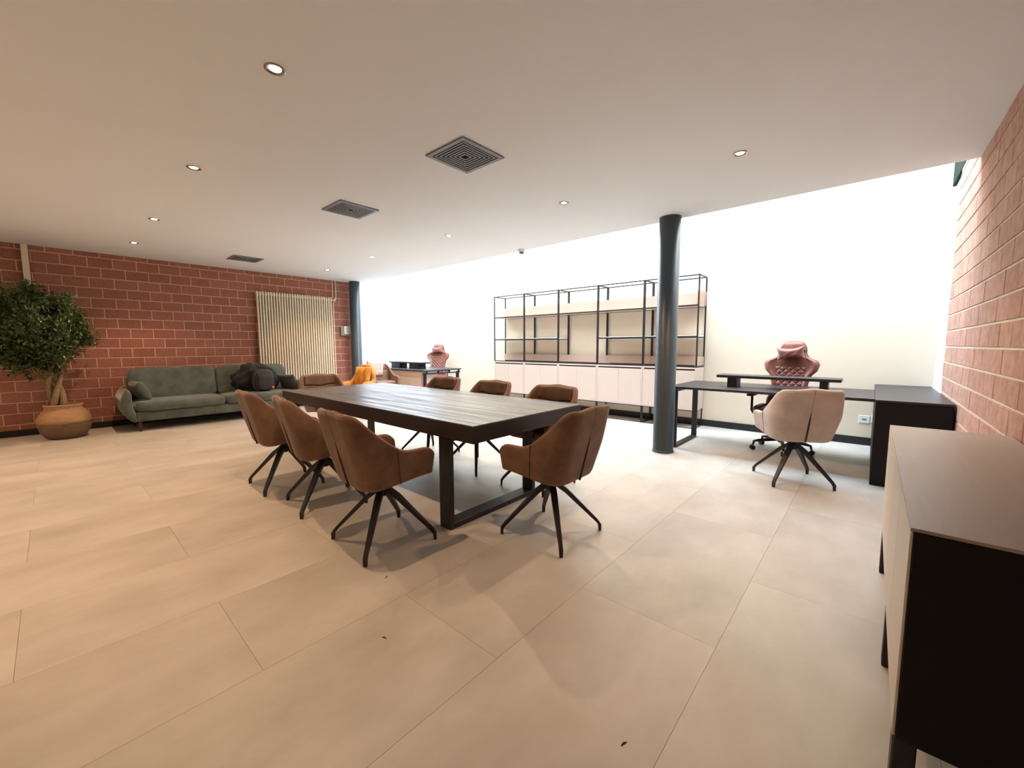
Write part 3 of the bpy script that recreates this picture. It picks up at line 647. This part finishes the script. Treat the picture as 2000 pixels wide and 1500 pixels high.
# ---------------------------------------------------------------- pink office chairs
def office_chair(label, loc, rz):
    t = thing('office_chair', label, 'office chair', loc, rz, 'pink racing-style office chairs')
    W_ = [(0.43, 0.20), (0.50, 0.23), (0.58, 0.225), (0.68, 0.195), (0.78, 0.19), (0.88, 0.215), (0.97, 0.275), (1.03, 0.288), (1.07, 0.270), (1.095, 0.215), (1.12, 0.165), (1.17, 0.145), (1.23, 0.140), (1.285, 0.115), (1.312, 0.06)]
    def width(z):
        for (a, wa), (b, wb_) in zip(W_[:-1], W_[1:]):
            if z <= b: f = smooth(0, 1, (z - a) / (b - a)); return wa + (wb_ - wa) * f
        return 0.06
    lean = lambda z: -0.20 - (z - 0.45) * 0.20
    def fr(u, z):   # front surface with bolsters
        e = smooth(0.60, 0.86, abs(u)); y = 0.045 + 0.035 * e * (1 - smooth(1.05, 1.12, z)) + 0.02 * smooth(1.1, 1.2, z) * (1 - abs(u))
        y -= 0.09 * max(0, abs(u) - 0.90) / 0.10 * (0.6)
        return y
    b_ = bmesh.new(); NU, NV = 30, 44; F = []; K = []
    for j in range(NV + 1):
        z = 0.43 + (1.312 - 0.43) * j / NV; w_ = width(z); rf = []; rb = []
        cap = min(1, (1 - j / NV) / 0.06, (j / NV) / 0.05); cap = math.sqrt(max(0, 1 - (1 - cap) ** 2)) * 0.8 + 0.2
        for i in range(NU + 1):
            u = -1 + 2 * i / NU
            rf.append(b_.verts.new((u * w_, lean(z) + fr(u, z) * cap, z))); rb.append(b_.verts.new((u * w_ * 0.985, lean(z) - 0.035 * cap * math.sqrt(max(0.02, 1 - u ** 4)), z)))
        F.append(rf); K.append(rb)
    for j in range(NV):
        for i in range(NU):
            b_.faces.new((F[j][i + 1], F[j][i], F[j + 1][i], F[j + 1][i + 1])); b_.faces.new((K[j][i], K[j][i + 1], K[j + 1][i + 1], K[j + 1][i]))
        b_.faces.new((F[j][0], K[j][0], K[j + 1][0], F[j + 1][0])); b_.faces.new((K[j][-1], F[j][-1], F[j + 1][-1], K[j + 1][-1]))
    for i in range(NU): b_.faces.new((F[0][i], F[0][i + 1], K[0][i + 1], K[0][i])); b_.faces.new((F[-1][i + 1], F[-1][i], K[-1][i], K[-1][i + 1]))
    bmesh.ops.recalc_face_normals(b_, faces=b_.faces); obj('backrest', b_, M['rose'], t, True)
    # quilted panel
    b_ = bmesh.new(); NU, NV = 66, 90; G = []
    for j in range(NV + 1):
        z = 0.64 + 0.36 * j / NV; row = []
        for i in range(NU + 1):
            u = -1 + 2 * i / NU; x = u * (width(z) * 0.25 + 0.09)
            a = (x / 0.037 + z / 0.036); c = (x / 0.037 - z / 0.036)
            q = min(abs(math.sin(a * PI / 2)), abs(math.sin(c * PI / 2)))
            ed = min(1, (1 - abs(u)) / 0.05, j / NV / 0.03, (1 - j / NV) / 0.03)
            row.append(b_.verts.new((x, lean(z) + 0.045 + (0.003 + 0.013 * q ** 0.6) * ed - 0.004 * (1 - ed), z)))
        G.append(row)
    for j in range(NV):
        for i in range(NU): b_.faces.new((G[j][i + 1], G[j][i], G[j + 1][i], G[j + 1][i + 1]))
    so_ = obj('quilted_panel', b_, M['rose'], t, True); sm = so_.modifiers.new('s', 'SOLIDIFY'); sm.thickness = 0.004; sm.offset = -1
    b_ = bmesh.new(); box(b_, -0.055, 0.055, lean(0.57) + 0.0452, lean(0.57) + 0.048, 0.567, 0.574, 0); obj('embroidery', b_, M['cushion'], t)
    # bow-shaped head pillow with strap
    b_ = bmesh.new(); pillow(b_, (0, lean(1.17) + 0.115, 1.165), 0.30, 0.17, 0.11, rot('Y', 5) @ rot('X', -8), 0.13, 24, 0.002, 0.26)
    hp = obj('head_pillow', b_, M['rosel'], t, True)
    b_ = bmesh.new(); w_ = width(1.19); pts = [(w_ * math.cos(a) * 1.03, lean(1.19) + 0.015 + 0.065 * math.sin(a), 1.195) for a in [2 * PI * k / 24 for k in range(25)]]; tube(b_, pts, 0.005, 6); obj('pillow_strap', b_, M['seam'], t, True)
    b_ = bmesh.new(); superq(b_, (0, 0.02, 0.475), 0.225, 0.255, 0.055, 0.45, 0.35, 40, 14); obj('seat', b_, M['rose'], t, True)
    for s in (-1, 1):
        b_ = bmesh.new(); superq(b_, (s * 0.225, 0.03, 0.495), 0.045, 0.22, 0.05, 0.7, 0.5, 24, 12); obj('seat_bolster', b_, M['rose'], t, True)
        b_ = bmesh.new(); tube(b_, [(s * 0.20, 0.02, 0.425), (s * 0.31, 0.02, 0.43), (s * 0.325, 0.02, 0.46), (s * 0.325, 0.02, 0.64)], 0.014, 8); superq(b_, (s * 0.325, 0.03, 0.655), 0.04, 0.13, 0.015, 0.5, 0.5, 20, 8); obj('armrest', b_, M['black'], t, True)
    b_ = bmesh.new(); lathe(b_, [(0.03, 0.10), (0.035, 0.12), (0.035, 0.24), (0.022, 0.25), (0.022, 0.39), (0.12, 0.40), (0.12, 0.42)], 20); obj('gas_column', b_, M['black'], t, True)
    for k in range(5):
        a = PI / 2 + k * 2 * PI / 5 + 0.3; c, s = math.cos(a), math.sin(a)
        b_ = bmesh.new(); tube(b_, [(0.02 * c, 0.02 * s, 0.14), (0.25 * c, 0.25 * s, 0.115), (0.295 * c, 0.295 * s, 0.105), (0.305 * c, 0.305 * s, 0.06)], [0.024, 0.018, 0.015, 0.011], 8); lg = obj('base_arm', b_, M['black'], t, True)
        b_ = bmesh.new()
        for q in (-0.014, 0.014): tube(b_, [(0.31 * c - s * (q - 0.008), 0.31 * s + c * (q - 0.008), 0.028), (0.31 * c - s * (q + 0.008), 0.31 * s + c * (q + 0.008), 0.028)], 0.028, 14)
        obj('caster', b_, M['black'], lg, False)
    return t
oc = office_chair('pink quilted high-back office chair behind the right desk, bow pillow askew', (-0.765, 5.73, 0), PI + D(-4))
o2 = copy_tree(oc); o2.location = (-8.06, 6.22, 0); o2.rotation_euler = (0, 0, PI + D(34)); o2['label'] = 'pink quilted high-back office chair behind the far left desk'

# ---------------------------------------------------------------- potted tree
pt = thing('potted_tree', 'bushy olive-like tree in a wide terracotta pot in the left corner', 'potted tree', (-8.44, 0.05, 0))
b_ = bmesh.new(); lathe(b_, [(0.15, 0.0), (0.195, 0.02), (0.245, 0.10), (0.265, 0.19), (0.265, 0.22)], 48); obj('pot_base', b_, M['potd'], pt, True)['label'] = 'greyish unglazed lower half of the pot'
b_ = bmesh.new(); n = 48; prof = [(0.265, 0.22), (0.271, 0.225), (0.270, 0.26), (0.252, 0.32), (0.215, 0.375), (0.190, 0.40), (0.183, 0.425), (0.190, 0.45), (0.196, 0.465), (0.190, 0.475), (0.178, 0.475), (0.170, 0.465), (0.170, 0.40)]
rings = [[b_.verts.new((r * math.cos(2 * PI * k / n), r * math.sin(2 * PI * k / n), z)) for k in range(n)] for r, z in prof]
for i in range(len(rings) - 1):
    for k in range(n): b_.faces.new((rings[i][k], rings[i][(k + 1) % n], rings[i + 1][(k + 1) % n], rings[i + 1][k]))
obj('pot', b_, M['pot'], pt, True)
b_ = bmesh.new(); lathe(b_, [(0.165, 0.425), (0.168, 0.440), (0.05, 0.447)], 32); obj('soil', b_, M['soil'], pt, True)
rnd = random.Random(11); b_ = bmesh.new(); tips = []
for k in range(4):
    a0 = k * PI / 2 + 0.4; pts = []
    for i in range(9):
        z = 0.44 + i * 0.055; a = a0 + i * 0.35; r = 0.065 - 0.022 * math.sin(i / 8 * PI) + 0.004 * i
        pts.append((r * math.cos(a), r * math.sin(a) - 0.03 - 0.008 * i, z))
    tube(b_, pts, [0.040 - 0.002 * i for i in range(9)], 10); tips.append(pts[-1])
obj('trunk', b_, M['bark'], pt, True)
b_ = bmesh.new(); brs = []
CZ, RA, RB = 1.40, 0.54, 0.60
OY = -0.20
for k in range(60):
    a = rnd.uniform(0, 2 * PI); ph = rnd.uniform(-0.6, 1.45); rr = rnd.uniform(0.6, 0.98)
    e = Vector((RA * math.cos(ph) * math.cos(a) * rr * 0.9, OY + RA * math.cos(ph) * math.sin(a) * rr * 0.9, CZ + RB * math.sin(ph) * rr))
    s_ = Vector(tips[k % 4]); mid = (s_ + e) / 2 + Vector((rnd.uniform(-.05, .05), rnd.uniform(-.05, .05), -0.04))
    tube(b_, [s_, mid, e], [0.012, 0.007, 0.002], 5); brs.append((s_, mid, e))
obj('branches', b_, M['bark'], pt, True)['kind'] = 'stuff'
vsL = []; fs = []
def leaf(p, d, up, L_, W_):
    sd_ = d.cross(up)
    if sd_.length < 1e-3: return
    sd_.normalize(); nn = sd_.cross(d).normalized(); i = len(vsL)
    vsL.extend([p, p + d * L_ * 0.45 + sd_ * W_ + nn * W_ * 0.3, p + d * L_ * 0.5 - nn * W_ * 0.1, p + d * L_ * 0.45 - sd_ * W_ + nn * W_ * 0.3, p + d * L_])
    fs.extend([(i, i + 1, i + 2), (i, i + 2, i + 3), (i + 1, i + 4, i + 2), (i + 2, i + 4, i + 3)])
clumps = []
for k in range(420):
    a = rnd.uniform(0, 2 * PI); u = rnd.uniform(-0.9, 1); ph = math.asin(u); rr = rnd.uniform(0.35, 1.0) ** 0.5
    lump = 1 + 0.14 * math.sin(3 * a + 1) * math.cos(2 * ph) + 0.10 * math.sin(5 * a + 4 * ph)
    sc_ = 1.0 - 0.45 * max(0, -u)
    clumps.append(Vector((RA * math.cos(ph) * math.cos(a) * rr * lump * sc_, OY + RA * math.cos(ph) * math.sin(a) * rr * lump * sc_, CZ + RB * u * rr * lump * 0.97)))
for c in clumps:
    if c.x < -0.52: c.x = -0.52 + rnd.uniform(0, 0.08)
    ax = (c - Vector((0, 0, 1.1))).normalized(); ax = (ax + Vector((rnd.uniform(-.5, .5), rnd.uniform(-.5, .5), rnd.uniform(-.3, .5)))).normalized()
    for i in range(34):
        t_ = rnd.uniform(-0.09, 0.10); p = c + ax * t_ + Vector((rnd.gauss(0, .035), rnd.gauss(0, .035), rnd.gauss(0, .035)))
        d = (ax * 0.7 + Vector((rnd.gauss(0, .7), rnd.gauss(0, .7), rnd.gauss(0, .6)))).normalized()
        if p.x < -0.56: continue
        leaf(p, d, Vector((rnd.gauss(0, .4), rnd.gauss(0, .4), 1)), rnd.uniform(0.045, 0.075), rnd.uniform(0.011, 0.018))
me = bpy.data.meshes.new('foliage'); me.from_pydata([tuple(v_) for v_ in vsL], [], fs); me.materials.append(M['leaf'])
fo = bpy.data.objects.new('foliage', me); sc.collection.objects.link(fo); fo.parent = pt; fo['kind'] = 'stuff'

# ---------------------------------------------------------------- crumbs on the floor
for i, (x, y, a, lb) in enumerate(((-1.52, 0.87, 20, 'thin dry twig on the floor left of centre in the foreground'), (-1.93, 1.13, 120, 'tiny dry leaf bit on the floor below the nearest chair'), (-0.52, 1.12, 70, 'tiny dark crumb on the floor in the right foreground'))):
    b_ = bmesh.new(); tube(b_, [(-0.012, 0, 0.002), (0, 0.002, 0.003), (0.012, 0, 0.002)], [0.001, 0.0022, 0.001], 5)
    o = obj('floor_crumb', b_, M['debris'], None, False, (x, y, 0.0)); o.rotation_euler = (0, 0, D(a)); tag(o, lb, 'debris', 'dry bits on the floor')
